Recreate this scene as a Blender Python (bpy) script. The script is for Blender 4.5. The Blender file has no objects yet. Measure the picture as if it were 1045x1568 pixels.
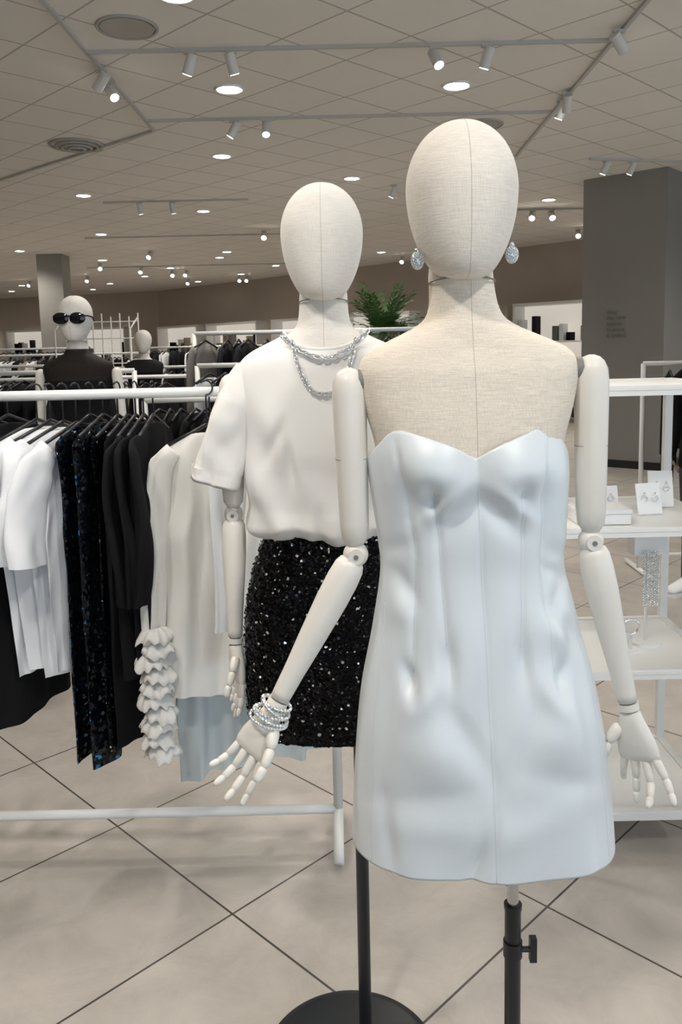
import bpy, math, random
from mathutils import Vector, Matrix, noise
random.seed(7)
PI=math.pi
V=Vector
# ------------------------------------------------------------------ materials
def nt(name):
    m=bpy.data.materials.new(name); m.use_nodes=True
    return m,m.node_tree.nodes,m.node_tree.links,m.node_tree.nodes['Principled BSDF']
def mat(name,col,rough=.6,metal=0,var=0,vscale=20,bump=0,bscale=300,sheen=0,emit=0,ecol=None,coat=0,spec=None,alpha=1,sub=0):
    m,n,l,b=nt(name)
    b.inputs['Base Color'].default_value=(*col,1); b.inputs['Roughness'].default_value=rough
    b.inputs['Metallic'].default_value=metal
    if spec is not None: b.inputs['Specular IOR Level'].default_value=spec
    if sheen: b.inputs['Sheen Weight'].default_value=sheen
    if coat: b.inputs['Coat Weight'].default_value=coat; b.inputs['Coat Roughness'].default_value=.35
    if alpha<1: b.inputs['Alpha'].default_value=alpha
    if emit:
        b.inputs['Emission Color'].default_value=(*(ecol or col),1); b.inputs['Emission Strength'].default_value=emit
    tc=n.new('ShaderNodeTexCoord')
    if var:
        t=n.new('ShaderNodeTexNoise'); t.inputs['Scale'].default_value=vscale; t.inputs['Detail'].default_value=4
        l.new(tc.outputs['Object'],t.inputs['Vector'])
        r=n.new('ShaderNodeMapRange'); r.inputs['From Min'].default_value=.3; r.inputs['From Max'].default_value=.7
        r.inputs['To Min'].default_value=1-var; r.inputs['To Max'].default_value=1+var
        l.new(t.outputs['Fac'],r.inputs['Value'])
        mx=n.new('ShaderNodeVectorMath'); mx.operation='SCALE'; mx.inputs[0].default_value=col
        l.new(r.outputs[0],mx.inputs['Scale']); l.new(mx.outputs[0],b.inputs['Base Color'])
    if bump:
        t=n.new('ShaderNodeTexNoise'); t.inputs['Scale'].default_value=bscale; t.inputs['Detail'].default_value=2
        l.new(tc.outputs['Object'],t.inputs['Vector'])
        bp=n.new('ShaderNodeBump'); bp.inputs['Strength'].default_value=bump; bp.inputs['Distance'].default_value=.002
        l.new(t.outputs['Fac'],bp.inputs['Height']); l.new(bp.outputs[0],b.inputs['Normal'])
    return m
def math_(n,l,op,a,b=None,c=None):
    x=n.new('ShaderNodeMath'); x.operation=op
    for i,v in enumerate((a,b,c)):
        if v is None: continue
        if isinstance(v,(int,float)): x.inputs[i].default_value=v
        else: l.new(v,x.inputs[i])
    return x.outputs[0]
def linen(name,col,seamx=None,amp=1.0):
    m,n,l,b=nt(name)
    b.inputs['Roughness'].default_value=.85; b.inputs['Sheen Weight'].default_value=.12
    tc=n.new('ShaderNodeTexCoord'); s=n.new('ShaderNodeSeparateXYZ'); l.new(tc.outputs['Object'],s.inputs[0])
    def streak(sc):
        st=n.new('ShaderNodeTexNoise'); mp=n.new('ShaderNodeMapping'); mp.inputs['Scale'].default_value=sc
        l.new(tc.outputs['Object'],mp.inputs[0]); l.new(mp.outputs[0],st.inputs['Vector']); st.inputs['Scale'].default_value=1; return st.outputs['Fac']
    s1=streak((45,45,800)); s2=streak((800,800,45))
    sh=math_(n,l,'ADD',math_(n,l,'MULTIPLY',s1,.46*amp),math_(n,l,'MULTIPLY',s2,.34*amp))
    fac=math_(n,l,'ADD',sh,1-.40*amp)
    if seamx is not None:
        ax=math_(n,l,'ABSOLUTE',math_(n,l,'SUBTRACT',s.outputs['X'],seamx)); g=math_(n,l,'LESS_THAN',ax,.0007)
        fac=math_(n,l,'MULTIPLY',fac,math_(n,l,'SUBTRACT',1,math_(n,l,'MULTIPLY',g,.30)))
    v=n.new('ShaderNodeVectorMath'); v.operation='SCALE'; v.inputs[0].default_value=col
    l.new(fac,v.inputs['Scale']); l.new(v.outputs[0],b.inputs['Base Color'])
    bp=n.new('ShaderNodeBump'); bp.inputs['Strength'].default_value=.45; bp.inputs['Distance'].default_value=.001
    l.new(math_(n,l,'ADD',s1,s2),bp.inputs['Height']); l.new(bp.outputs[0],b.inputs['Normal'])
    return m
def sequin(name,base,spark,thr=.9,scale=190,spread=1.0,spec=.2):
    m,n,l,b=nt(name)
    tc=n.new('ShaderNodeTexCoord'); vo=n.new('ShaderNodeTexVoronoi'); vo.inputs['Scale'].default_value=scale
    l.new(tc.outputs['Object'],vo.inputs['Vector'])
    sub=n.new('ShaderNodeVectorMath'); sub.operation='SUBTRACT'; sub.inputs[1].default_value=(.5,.5,.5); l.new(vo.outputs['Color'],sub.inputs[0])
    sc=n.new('ShaderNodeVectorMath'); sc.operation='SCALE'; sc.inputs['Scale'].default_value=spread; l.new(sub.outputs[0],sc.inputs[0])
    ge=n.new('ShaderNodeNewGeometry'); ad=n.new('ShaderNodeVectorMath'); ad.operation='ADD'
    l.new(sc.outputs[0],ad.inputs[0]); l.new(ge.outputs['Normal'],ad.inputs[1])
    no=n.new('ShaderNodeVectorMath'); no.operation='NORMALIZE'; l.new(ad.outputs[0],no.inputs[0]); l.new(no.outputs[0],b.inputs['Normal'])
    s=n.new('ShaderNodeSeparateXYZ'); l.new(vo.outputs['Color'],s.inputs[0])
    g=math_(n,l,'GREATER_THAN',s.outputs['X'],thr)
    mx=n.new('ShaderNodeMix'); mx.data_type='RGBA'; l.new(g,mx.inputs['Factor']); mx.inputs['A'].default_value=(*base,1); mx.inputs['B'].default_value=(*spark,1)
    l.new(mx.outputs['Result'],b.inputs['Base Color']); l.new(g,b.inputs['Metallic'])
    b.inputs['Roughness'].default_value=.13; b.inputs['Specular IOR Level'].default_value=spec
    return m
def tiles(name,col,line,size,lw,origin,var=.08,rough=.5,bump=.0,tilevar=.05,speck=300,lstr=1):
    m,n,l,b=nt(name)
    ge=n.new('ShaderNodeNewGeometry')
    su=n.new('ShaderNodeVectorMath'); su.operation='SUBTRACT'; su.inputs[1].default_value=(*origin,0); l.new(ge.outputs['Position'],su.inputs[0])
    ms=[];cells=[]
    for d in ((.70711,.70711,0),(-.70711,.70711,0)):
        dt=n.new('ShaderNodeVectorMath'); dt.operation='DOT_PRODUCT'; dt.inputs[1].default_value=d; l.new(su.outputs[0],dt.inputs[0])
        q=math_(n,l,'ADD',math_(n,l,'DIVIDE',dt.outputs['Value'],size),200)
        cells.append(math_(n,l,'FLOOR',q))
        f=math_(n,l,'ABSOLUTE',math_(n,l,'SUBTRACT',math_(n,l,'FRACT',q),.5))
        ms.append(math_(n,l,'GREATER_THAN',f,.5-lw/size/2))
    mask=math_(n,l,'MAXIMUM',ms[0],ms[1])
    wn=n.new('ShaderNodeTexWhiteNoise'); wn.noise_dimensions='2D'; cb=n.new('ShaderNodeCombineXYZ'); l.new(cells[0],cb.inputs[0]); l.new(cells[1],cb.inputs[1]); l.new(cb.outputs[0],wn.inputs['Vector'])
    n1=n.new('ShaderNodeTexNoise'); n1.inputs['Scale'].default_value=4.5; n1.inputs['Detail'].default_value=8; n1.inputs['Roughness'].default_value=.72; n1.inputs['Distortion'].default_value=.6; l.new(ge.outputs['Position'],n1.inputs['Vector'])
    n2=n.new('ShaderNodeTexNoise'); n2.inputs['Scale'].default_value=speck; l.new(ge.outputs['Position'],n2.inputs['Vector'])
    f=math_(n,l,'ADD',1-var-tilevar/2-.06,math_(n,l,'ADD',math_(n,l,'MULTIPLY',n1.outputs['Fac'],2*var),math_(n,l,'ADD',math_(n,l,'MULTIPLY',wn.outputs['Value'],tilevar),math_(n,l,'MULTIPLY',n2.outputs['Fac'],.12))))
    v=n.new('ShaderNodeVectorMath'); v.operation='SCALE'; v.inputs[0].default_value=col; l.new(f,v.inputs['Scale'])
    mx=n.new('ShaderNodeMix'); mx.data_type='RGBA'; l.new(math_(n,l,'MULTIPLY',mask,lstr),mx.inputs['Factor']); l.new(v.outputs[0],mx.inputs['A']); mx.inputs['B'].default_value=(*line,1)
    l.new(mx.outputs['Result'],b.inputs['Base Color']); b.inputs['Roughness'].default_value=rough
    bp=n.new('ShaderNodeBump'); bp.inputs['Strength'].default_value=.5; bp.inputs['Distance'].default_value=.003
    l.new(math_(n,l,'SUBTRACT',math_(n,l,'MULTIPLY',n2.outputs['Fac'],bump),mask),bp.inputs['Height']); l.new(bp.outputs[0],b.inputs['Normal'])
    return m

M_linen=linen('linen_head_cream',(.76,.70,.62),-.009,.85)
M_chest=linen('linen_chest_beige',(.77,.685,.575),0.0,1.1)
M_linen2=linen('linen_white',(.68,.65,.60),0.0,.7)
M_arm=mat('mannequin_plastic',(.77,.73,.665),.36,var=.03,vscale=8)
M_armdark=mat('joint_dark',(.20,.185,.17),.5)  # dark grey for joint gaps, rings and screw heads
M_steel=mat('brushed_steel',(.6,.6,.6),.25,1)
M_blackmetal=mat('black_metal',(.012,.013,.016),.35)
M_satin=mat('white_satin',(.74,.785,.81),.32,bump=.16,bscale=1100,spec=.85,sheen=.15)
M_seam=mat('satin_seam',(.64,.685,.71),.6)
M_jersey=mat('white_jersey',(.81,.795,.77),.8,sheen=.15,bump=.2,bscale=900)
M_white=mat('white_cotton',(.80,.81,.83),.8,bump=.1,bscale=600)
M_blouse=mat('cream_crepe',(.80,.78,.735),.65,bump=.2,bscale=250)
M_chiffon=mat('pale_blue_chiffon',(.60,.67,.69),.7,alpha=.88)
M_black=mat('black_cloth',(.008,.008,.009),.85,bump=.2,bscale=300,spec=.15)
M_black2=mat('charcoal_cloth',(.018,.018,.020),.85,spec=.15)
M_greyc=mat('grey_cloth',(.16,.15,.14),.85)
M_tan=mat('tan_cloth',(.35,.29,.22),.85)
M_sheer=mat('sheer_black',(.016,.013,.012),.7,alpha=.93,spec=.15)
M_seq=sequin('black_sequins',(.002,.002,.0025),(.75,.74,.72),.985,210,.95,.13)
M_seqb=sequin('blue_black_sequins',(.003,.004,.006),(.04,.28,.62),.935,100,1.0,.2)
M_silver=mat('silver',(.86,.87,.88),.16,1)
M_crystal=mat('crystal',(.78,.83,.85),.12,.7)
M_rack=mat('white_powder_coat',(.80,.80,.78),.35)
M_sunglass=mat('black_gloss',(.006,.006,.006),.08)
M_leaf=mat('leaf_green',(.055,.12,.03),.5,var=.4,vscale=6)
M_pot=mat('dark_pot',(.05,.045,.04),.6)
M_lamp=mat('lamp_glow',(1,.95,.85),.5,emit=18,ecol=(1,.96,.88))
M_lampfar=mat('lamp_glow_far',(1,.95,.85),.5,emit=45,ecol=(1,.93,.83))
M_track=mat('track_grey',(.50,.49,.46),.5)
M_spot=mat('spot_housing_white',(.62,.61,.58),.45)
M_taupe=mat('taupe_paint',(.44,.38,.32),.8,var=.03,vscale=2)
M_col=mat('column_paint',(.25,.24,.22),.75,var=.04,vscale=1.5)
M_vent=mat('vent_grey',(.40,.38,.35),.6)
M_card=mat('white_card',(.8,.8,.8),.5)
M_warmpanel=mat('glow_display_panel',(.8,.75,.67),.6,emit=.4,ecol=(1,.94,.85))  # faint emission in the panel stands in for lamps lighting the bays
M_red=mat('exit_red',(.8,.02,.01),.5,emit=3)
M_floor=tiles('floor_tiles',(.47,.432,.39),(.06,.054,.048),.64,.0065,(-.342,2.163),var=.36,rough=.36,bump=.15,tilevar=.09)
M_ceil=tiles('ceiling_tiles',(.79,.755,.70),(.38,.36,.33),.62,.016,(0.1,5.4),var=.03,rough=.9,bump=.3,tilevar=.03,lstr=.8)
M_denim=mat('dark_denim',(.03,.035,.05),.8)

# ------------------------------------------------------------------ mesh kit
def CR(tab,z,i):
    if z>=tab[0][0]: return tab[0][i]
    if z<=tab[-1][0]: return tab[-1][i]
    for k in range(len(tab)-1):
        if tab[k][0]>=z>=tab[k+1][0]:
            a,b=tab[k],tab[k+1]; t=(z-a[0])/(b[0]-a[0]); h=b[0]-a[0]
            def sl(j):
                if j<=0 or j>=len(tab)-1: return (b[i]-a[i])/h
                return (tab[j+1][i]-tab[j-1][i])/(tab[j+1][0]-tab[j-1][0])
            m0=sl(k)*h; m1=sl(k+1)*h
            return (2*t**3-3*t*t+1)*a[i]+(t**3-2*t*t+t)*m0+(-2*t**3+3*t*t)*b[i]+(t**3-t*t)*m1
class Mesh:
    def __init__(s): s.v=[];s.f=[];s.m=[];s.sm=[];s.mats=[]
    def mi(s,m):
        if m not in s.mats: s.mats.append(m)
        return s.mats.index(m)
    def add(s,vs,fs,m,smooth=True):
        o=len(s.v); s.v+= [tuple(p) for p in vs]; k=s.mi(m)
        for f in fs: s.f.append([i+o for i in f]); s.m.append(k); s.sm.append(smooth)
    def box(s,c,d,m,rz=0,rot=None):
        R=rot or Matrix.Rotation(rz,3,'Z'); vs=[]
        for x in(-.5,.5):
            for y in(-.5,.5):
                for z in(-.5,.5): vs.append(V(c)+R@V((x*d[0],y*d[1],z*d[2])))
        s.add(vs,[(0,1,3,2),(4,6,7,5),(0,4,5,1),(2,3,7,6),(0,2,6,4),(1,5,7,3)],m,False)
    def loft(s,rings,m,c0=True,c1=True,smooth=True,closed=True):
        n=len(rings[0]); vs=[p for r in rings for p in r]; fs=[]
        for i in range(len(rings)-1):
            for j in range(n if closed else n-1):
                k=(j+1)%n; fs.append((i*n+j,i*n+k,(i+1)*n+k,(i+1)*n+j))
        if closed:
            for c,i in((c0,0),(c1,len(rings)-1)):
                if c:
                    ctr=sum((V(p) for p in rings[i]),V())/n; vs.append(ctr); e=len(vs)-1
                    for j in range(n):
                        k=(j+1)%n; fs.append((i*n+k,i*n+j,e) if i==0 else (i*n+j,i*n+k,e))
        s.add(vs,fs,m,smooth)
    def tube(s,path,rad,m,n=14,flat=1,up=None,caps=True,smooth=True):
        path=[V(p) for p in path]
        if not hasattr(rad,'__len__'): rad=[rad]*len(path)
        t0=(path[1]-path[0]).normalized(); u=V(up) if up else (V((0,1,0)) if abs(t0.y)<.9 else V((1,0,0)))
        rings=[]
        for i,p in enumerate(path):
            t=(path[min(i+1,len(path)-1)]-path[max(i-1,0)]).normalized()
            u=(u-t*u.dot(t)).normalized(); w=t.cross(u)
            rings.append([p+(u*math.cos(a)*flat+w*math.sin(a))*rad[i] for a in [2*PI*j/n for j in range(n)]])
        s.loft(rings,m,caps,caps,smooth)
    def cyl(s,a,b,r,m,n=24,r2=None):
        a=V(a);b=V(b);t=(b-a).normalized();u=t.orthogonal().normalized();w=t.cross(u)
        A=[a+(u*math.cos(2*PI*j/n)+w*math.sin(2*PI*j/n))*r for j in range(n)]
        r2=r if r2 is None else r2
        B=[b+(u*math.cos(2*PI*j/n)+w*math.sin(2*PI*j/n))*r2 for j in range(n)]
        s.add(A+B,[(j,(j+1)%n,n+(j+1)%n,n+j) for j in range(n)],m,True)
        s.add(A,[tuple(range(n-1,-1,-1))],m,False); s.add(B,[tuple(range(n))],m,False)
    def ball(s,c,r,m,nu=16,nv=10):
        if not hasattr(r,'__len__'): r=(r,r,r)
        rings=[]
        for i in range(nv+1):
            ph=PI*(i+.02)/(nv+.04); rings.append([V(c)+V((r[0]*math.sin(ph)*math.cos(2*PI*j/nu),r[1]*math.sin(ph)*math.sin(2*PI*j/nu),r[2]*math.cos(ph))) for j in range(nu)])
        s.loft(rings[::-1],m)
    def torus(s,c,ax,R,r,m,n=20,k=8,sx=1):
        ax=V(ax).normalized();u=ax.orthogonal().normalized();w=ax.cross(u);rings=[]
        for i in range(n):
            a=2*PI*i/n; d=u*math.cos(a)*sx+w*math.sin(a); ctr=V(c)+d*R; dn=d.normalized()
            rings.append([ctr+(dn*math.cos(2*PI*j/k)+ax*math.sin(2*PI*j/k))*r for j in range(k)])
        rings.append(rings[0]); s.loft(rings,m,False,False)
    def obj(s,name,parent=None,loc=(0,0,0)):
        me=bpy.data.meshes.new(name); me.from_pydata(s.v,[],s.f)
        for m in s.mats: me.materials.append(m)
        me.polygons.foreach_set('material_index',s.m); me.polygons.foreach_set('use_smooth',s.sm); me.update()
        o=bpy.data.objects.new(name,me); bpy.context.collection.objects.link(o)
        if parent: o.parent=parent
        o.location=loc
        return o
def empty(name,loc=(0,0,0)):
    e=bpy.data.objects.new(name,None); e.empty_display_size=.1; e.location=loc; bpy.context.collection.objects.link(e); return e
def se(c,p): return math.copysign(abs(c)**(2/p),c)
def oval(cx,cy,z,rx,rf,rb,p=2.2,n=64):
    r=[]
    for j in range(n):
        a=2*PI*j/n; c,sn=math.cos(a),math.sin(a)
        r.append(V((cx+rx*se(c,p),cy+(rb if sn>0 else rf)*se(sn,p),z)))
    return r

# ------------------------------------------------------------------ mannequins
HEAD=[ # z, rx, front, back, cy
(1.942,.003,.003,.003,.004),(1.940,.020,.026,.026,.004),(1.934,.036,.044,.046,.004),(1.922,.053,.064,.068,.004),(1.904,.068,.080,.084,.003),(1.878,.080,.092,.096,.002),
(1.848,.0855,.098,.100,.0),(1.815,.084,.098,.098,-.002),(1.785,.0785,.094,.090,-.005),(1.757,.0695,.088,.078,-.008),(1.734,.0585,.080,.062,-.011),(1.718,.0475,.071,.050,-.014),(1.708,.036,.058,.036,-.018),(1.703,.022,.036,.020,-.022),(1.701,.003,.004,.003,-.026)]
TORSO=[ # z,rx,front,back,cy
(1.765,.044,.044,.044,.012),(1.715,.0505,.048,.050,.012),(1.685,.0520,.049,.052,.012),(1.66,.0560,.053,.054,.012),(1.644,.065,.056,.057,.012),(1.632,.082,.059,.060,.010),(1.621,.105,.061,.063,.009),
(1.609,.132,.064,.066,.007),(1.596,.157,.066,.069,.005),(1.582,.169,.069,.071,.003),(1.565,.173,.073,.073,0),(1.54,.171,.078,.076,0),(1.50,.163,.086,.080,0),(1.46,.152,.092,.082,0),(1.42,.145,.094,.080,0),(1.36,.132,.070,.075,0),(1.245,.115,.060,.070,0),(1.10,.135,.070,.090,0),(1.00,.150,.075,.095,0),(.95,.140,.07,.09,0)]
def body(parent,mh,mt,hx=0):
    sh=lambda z: hx*min(1,max(0,(z-1.61)/.1))
    M=Mesh(); rings=[]
    for i in range(60):
        t=i/59; z=1.942-(1.942-1.701)*(.5-.5*math.cos(PI*t))
        rx,f,b,cy=[CR(HEAD,z,k) for k in(1,2,3,4)]
        R=oval(sh(z),cy,z,max(rx,.002),max(f,.002),max(b,.002),2.08,72)
        rings.append(R[::-1])
    M.loft(rings,mh); M.obj('head',parent)
    M=Mesh(); rings=[]
    for i in range(110):
        t=i/109; z=1.765-(1.765-.95)*t**1.5
        rx,f,b,cy=[CR(TORSO,z,k) for k in(1,2,3,4)]
        p=2+.5*min(1,max(0,(1.64-z)/.06))
        R=oval(0,cy,z,rx,f,b,p,80)
        for q in R:
            q.x+=sh(z)
            if q.y<0: q.y+=.004*math.exp(-((z-1.60)/.02)**2)*math.exp(-(q.x/.03)**2)
        rings.append(R[::-1])
    M.loft(rings,mt); 
    M.torus((hx*.9,.006,1.7),(0,.12,1),.0515,.0014,M_armdark,40,6)
    M.obj('torso',parent)
def capsule(M,a,b,prof,m,n=20,flat=1,up=None):
    a=V(a);b=V(b); path=[a.lerp(b,t) for t,_ in prof]; M.tube(path,[r for _,r in prof],m,n,flat,up)
def hand(M,wr,d,w,mat_,curl=.25,side=1,sc=1.,splay=.10,curls=None):
    wr=V(wr); d=V(d).normalized(); w=V(w); w=(w-d*w.dot(d)).normalized(); n=d.cross(w).normalized()
    st=[(-.004,.012,.010),(0,.0165,.0135),(.012,.019,.0145),(.03,.026,.0155),(.05,.0325,.0145),(.068,.035,.0120),(.078,.034,.009),(.081,.030,.005)]
    rings=[]
    for s_,hw,th in st:
        rings.append([wr+d*s_*sc+w*(hw*se(math.cos(a),2.6)*sc)+n*(th*se(math.sin(a),2.3)*sc) for a in [2*PI*j/20 for j in range(20)]])
    M.loft(rings,mat_)
    for i,(off,L,r) in enumerate(((-.026,(.028,.018,.017),.0068),(-.0085,(.035,.023,.019),.0076),(.0095,(.038,.025,.020),.0078),(.0265,(.033,.022,.018),.0074))):
        p=wr+(d*.077+w*off)*sc; M.ball(p,r*.98*sc,mat_,12,8)
        ang=(curls[i] if curls else curl); cum=ang*.5
        sp=off/.0265*splay
        for k,l_ in enumerate(L):
            q=(d*math.cos(cum)+n*math.sin(cum)); q=(q+w*sp).normalized()
            e=p+q*l_*sc; rr=r*sc*(1-.1*k)
            prof=[(0,rr*.55),(.05,rr*.85),(.2,rr),(.7,rr*.92),(.93,rr*.8),(1,rr*.45)] if k<2 else [(0,rr*.55),(.05,rr*.85),(.25,rr),(.7,rr*.85),(.9,rr*.62),(1,rr*.25)]
            capsule(M,p,e,prof,mat_,12)
            if k<2: M.ball(e,rr*.72,mat_,10,6)
            p=e; cum+=ang*(1.1 if k==0 else .7)
    p=wr+(d*.022+w*side*.019+n*.006)*sc; q=(d*.75+w*side*.62+n*.45).normalized()
    for k,l_ in enumerate((.034,.029,.024)):
        rr=(.0105,.0085,.0078)[k]*sc; e=p+q*l_*sc
        capsule(M,p,e,[(0,rr*.6),(.08,rr*.9),(.3,rr),(.75,rr*.9),(.93,rr*.7),(1,rr*.3)],mat_,12)
        p=e; q=(q+d*.35+n*.12-w*side*.12).normalized()
def arm(parent,name,S,E,W,hd,hw,side=1,curl=.25,curls=None,mat_=None,sc=1.,splay=.1):
    m=mat_ or M_arm; M=Mesh(); S=V(S);E=V(E);W=V(W)
    capsule(M,S,S.lerp(E,.945),[(0,.004),(.012,.013),(.035,.020),(.08,.0255),(.16,.0275),(.4,.0262),(.7,.0245),(.88,.0235),(.96,.021),(1,.014)],m,28,1.05)
    ms=S.lerp(E,.48); ax=(E-S).normalized()
    M.cyl(ms-ax*.0005,ms+ax*.0005,.0262,M_armdark,28)
    M.ball(E,(.0205,.0205,.0205),m,24,14)
    M.cyl(E+V((0,-.0215,0)),E+V((0,.0215,0)),.0125,m,24)
    M.cyl(E+V((0,-.0228,0)),E+V((0,-.021,0)),.004,M_armdark,12)
    capsule(M,E.lerp(W,.03),W,[(0,.013),(.02,.0205),(.06,.0245),(.15,.0262),(.3,.0258),(.55,.0222),(.8,.0178),(.95,.0163),(1,.0155)],m,28)
    fd=(W-E).normalized(); hd=V(hd).normalized()
    M.cyl(W,W+fd*.004,.0135,M_armdark,24)
    M.cyl(W+fd*.003,W+fd*.014,.0165,m,24,.0168)
    M.cyl(W+fd*.0145,W+fd*.0165,.014,M_armdark,24)
    hand(M,W+fd*.019,hd,hw,m,curl,side,sc,splay,curls)
    sx=-1 if S.x>0 else 1
    P=S-V((0,0,.022))
    M.cyl(P,P+V((sx*.036,0,0)),.010,M_steel,20)
    M.cyl(P+V((sx*.016,0,0)),P+V((sx*.026,0,0)),.019,M_armdark,24)
    M.obj(name,parent)
def stand(parent,x,y,chrome=.64,top=1.0,knob=True,off=(0,0)):
    M=Mesh()
    if chrome: M.cyl((x,y,.3),(x,y,top),.0100,M_steel,28); M.cyl((x,y,.01),(x,y,chrome),.0140,M_blackmetal,28); M.cyl((x,y,chrome-.002),(x,y,chrome+.006),.0155,M_blackmetal,28)
    else: M.cyl((x,y,.01),(x,y,top),.0145,M_blackmetal,28)
    if knob:
        z=.563; M.cyl((x,y,z-.014),(x,y,z+.014),.0165,M_blackmetal,28); M.cyl((x+.01,y-.004,z),(x+.030,y-.004,z),.005,M_blackmetal); 
        M.box((x+.034,y-.004,z),(.012,.012,.044),M_blackmetal)
    rings=[]
    for r,z in((.198,0),(.200,.003),(.198,.008),(.18,.011),(.04,.013)): rings.append([V((x+off[0]+r*math.cos(2*PI*j/72),y+off[1]+r*math.sin(2*PI*j/72),z)) for j in range(72)])
    M.loft(rings,M_blackmetal,True,True); M.cyl((x,y,.008),(x,y,.04),.026,M_blackmetal,28,.016); M.obj('stand',parent)

# front mannequin ------------------------------------------------------------
FX,FY=.204,1.30
man1=empty('display_mannequin',(FX,FY,0))
body(man1,M_linen,M_chest,-.009)
arm(man1,'right_arm',(-.190,-.01,1.572),(-.184,-.012,1.272),(-.312,-.045,1.045),(-.50,-.10,-.86),(.78,-.55,-.3),side=1,curls=[.45,.35,.28,.2],splay=.18)
arm(man1,'left_arm',(.193,-.01,1.584),(.196,-.012,1.286),(.254,-.03,1.022),(.20,-.10,-.97),(.72,-.7,.1),side=-1,curls=[-.30,.10,.55,.30],splay=.42)
stand(man1,.279-FX,0)
# back mannequin
BX,BY=-.030,1.74
man2=empty('display_mannequin.001',(BX,BY,0))
body(man2,M_linen2,M_linen2)
arm(man2,'right_arm',(-.200,0,1.555),(-.206,.0,1.252),(-.210,-.02,.985),(.06,-.03,-1),(.35,-.9,.0),side=1,curl=.2)
arm(man2,'left_arm',(.200,0,1.555),(.206,.01,1.252),(.215,-.01,.985),(.0,-.03,-1),(.35,.9,.0),side=1,curl=.2)
stand(man2,.057,-.03,chrome=None,knob=False,off=(-.036,-.045))
# far mannequins
man3=empty('display_mannequin.002',(-1.35,4.25,0)); man3.scale=(1,1,.982); body(man3,M_linen2,M_linen2)
arm(man3,'right_arm',(-.195,0,1.565),(-.215,.0,1.265),(-.215,-.02,1.0),(.0,-.03,-1),(.5,-.8,0)); arm(man3,'left_arm',(.195,0,1.565),(.215,.0,1.265),(.215,-.02,1.0),(.0,-.03,-1),(.5,.8,0)); stand(man3,.06,0,None,1.0,False)
man4=empty('display_mannequin.003',(-1.97,8.3,0)); body(man4,M_linen2,M_linen2); stand(man4,.06,0,None,1.0,False); man4.scale=(1,1,.95)

# white satin dress -----------------------------------------------------------
DP=[(1.50,.150,.088,.080,-.005),(1.44,.1600,.103,.090,-.004),(1.40,.1600,.110,.094,-.001),(1.36,.1570,.102,.094,.001),(1.30,.1520,.094,.090,.004),(1.245,.1500,.092,.090,.006),(1.157,.167,.103,.102,.010),(1.045,.193,.118,.118,.014),(.93,.209,.128,.126,.018),(.78,.221,.134,.130,.021),(.74,.222,.134,.130,.022)]
def ga(x,z,cx,cz,sx,sz,th=0):
    dx,dz=x-cx,z-cz
    if th: c,s=math.cos(th),math.sin(th); dx,dz=dx*c+dz*s,-dx*s+dz*c
    return math.exp(-.5*((dx/sx)**2+(dz/sz)**2))
def lerpt(tab,z):
    if z>tab[0][0] : return tab[0][1]
    for a,b in zip(tab,tab[1:]):
        if a[0]>=z>=b[0]: return a[1]+(b[1]-a[1])*(z-a[0])/(b[0]-a[0])
    return tab[-1][1]
SEAMS=[[(1.44,0),(.780,0)],
 [(1.385,-.067),(1.30,-.062),(1.22,-.060),(1.147,-.060)],[(1.385,.067),(1.30,.064),(1.22,.060),(1.14,.056)],
 [(1.47,-.115),(1.38,-.108),(1.28,-.097),(1.20,-.104),(1.10,-.114)],[(1.47,.115),(1.38,.104),(1.28,.094),(1.20,.098),(1.10,.105)],
 [(1.20,-.148),(1.0,-.178),(.780,-.192)],[(1.20,.150),(1.0,.180),(.780,.192)]]
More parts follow.
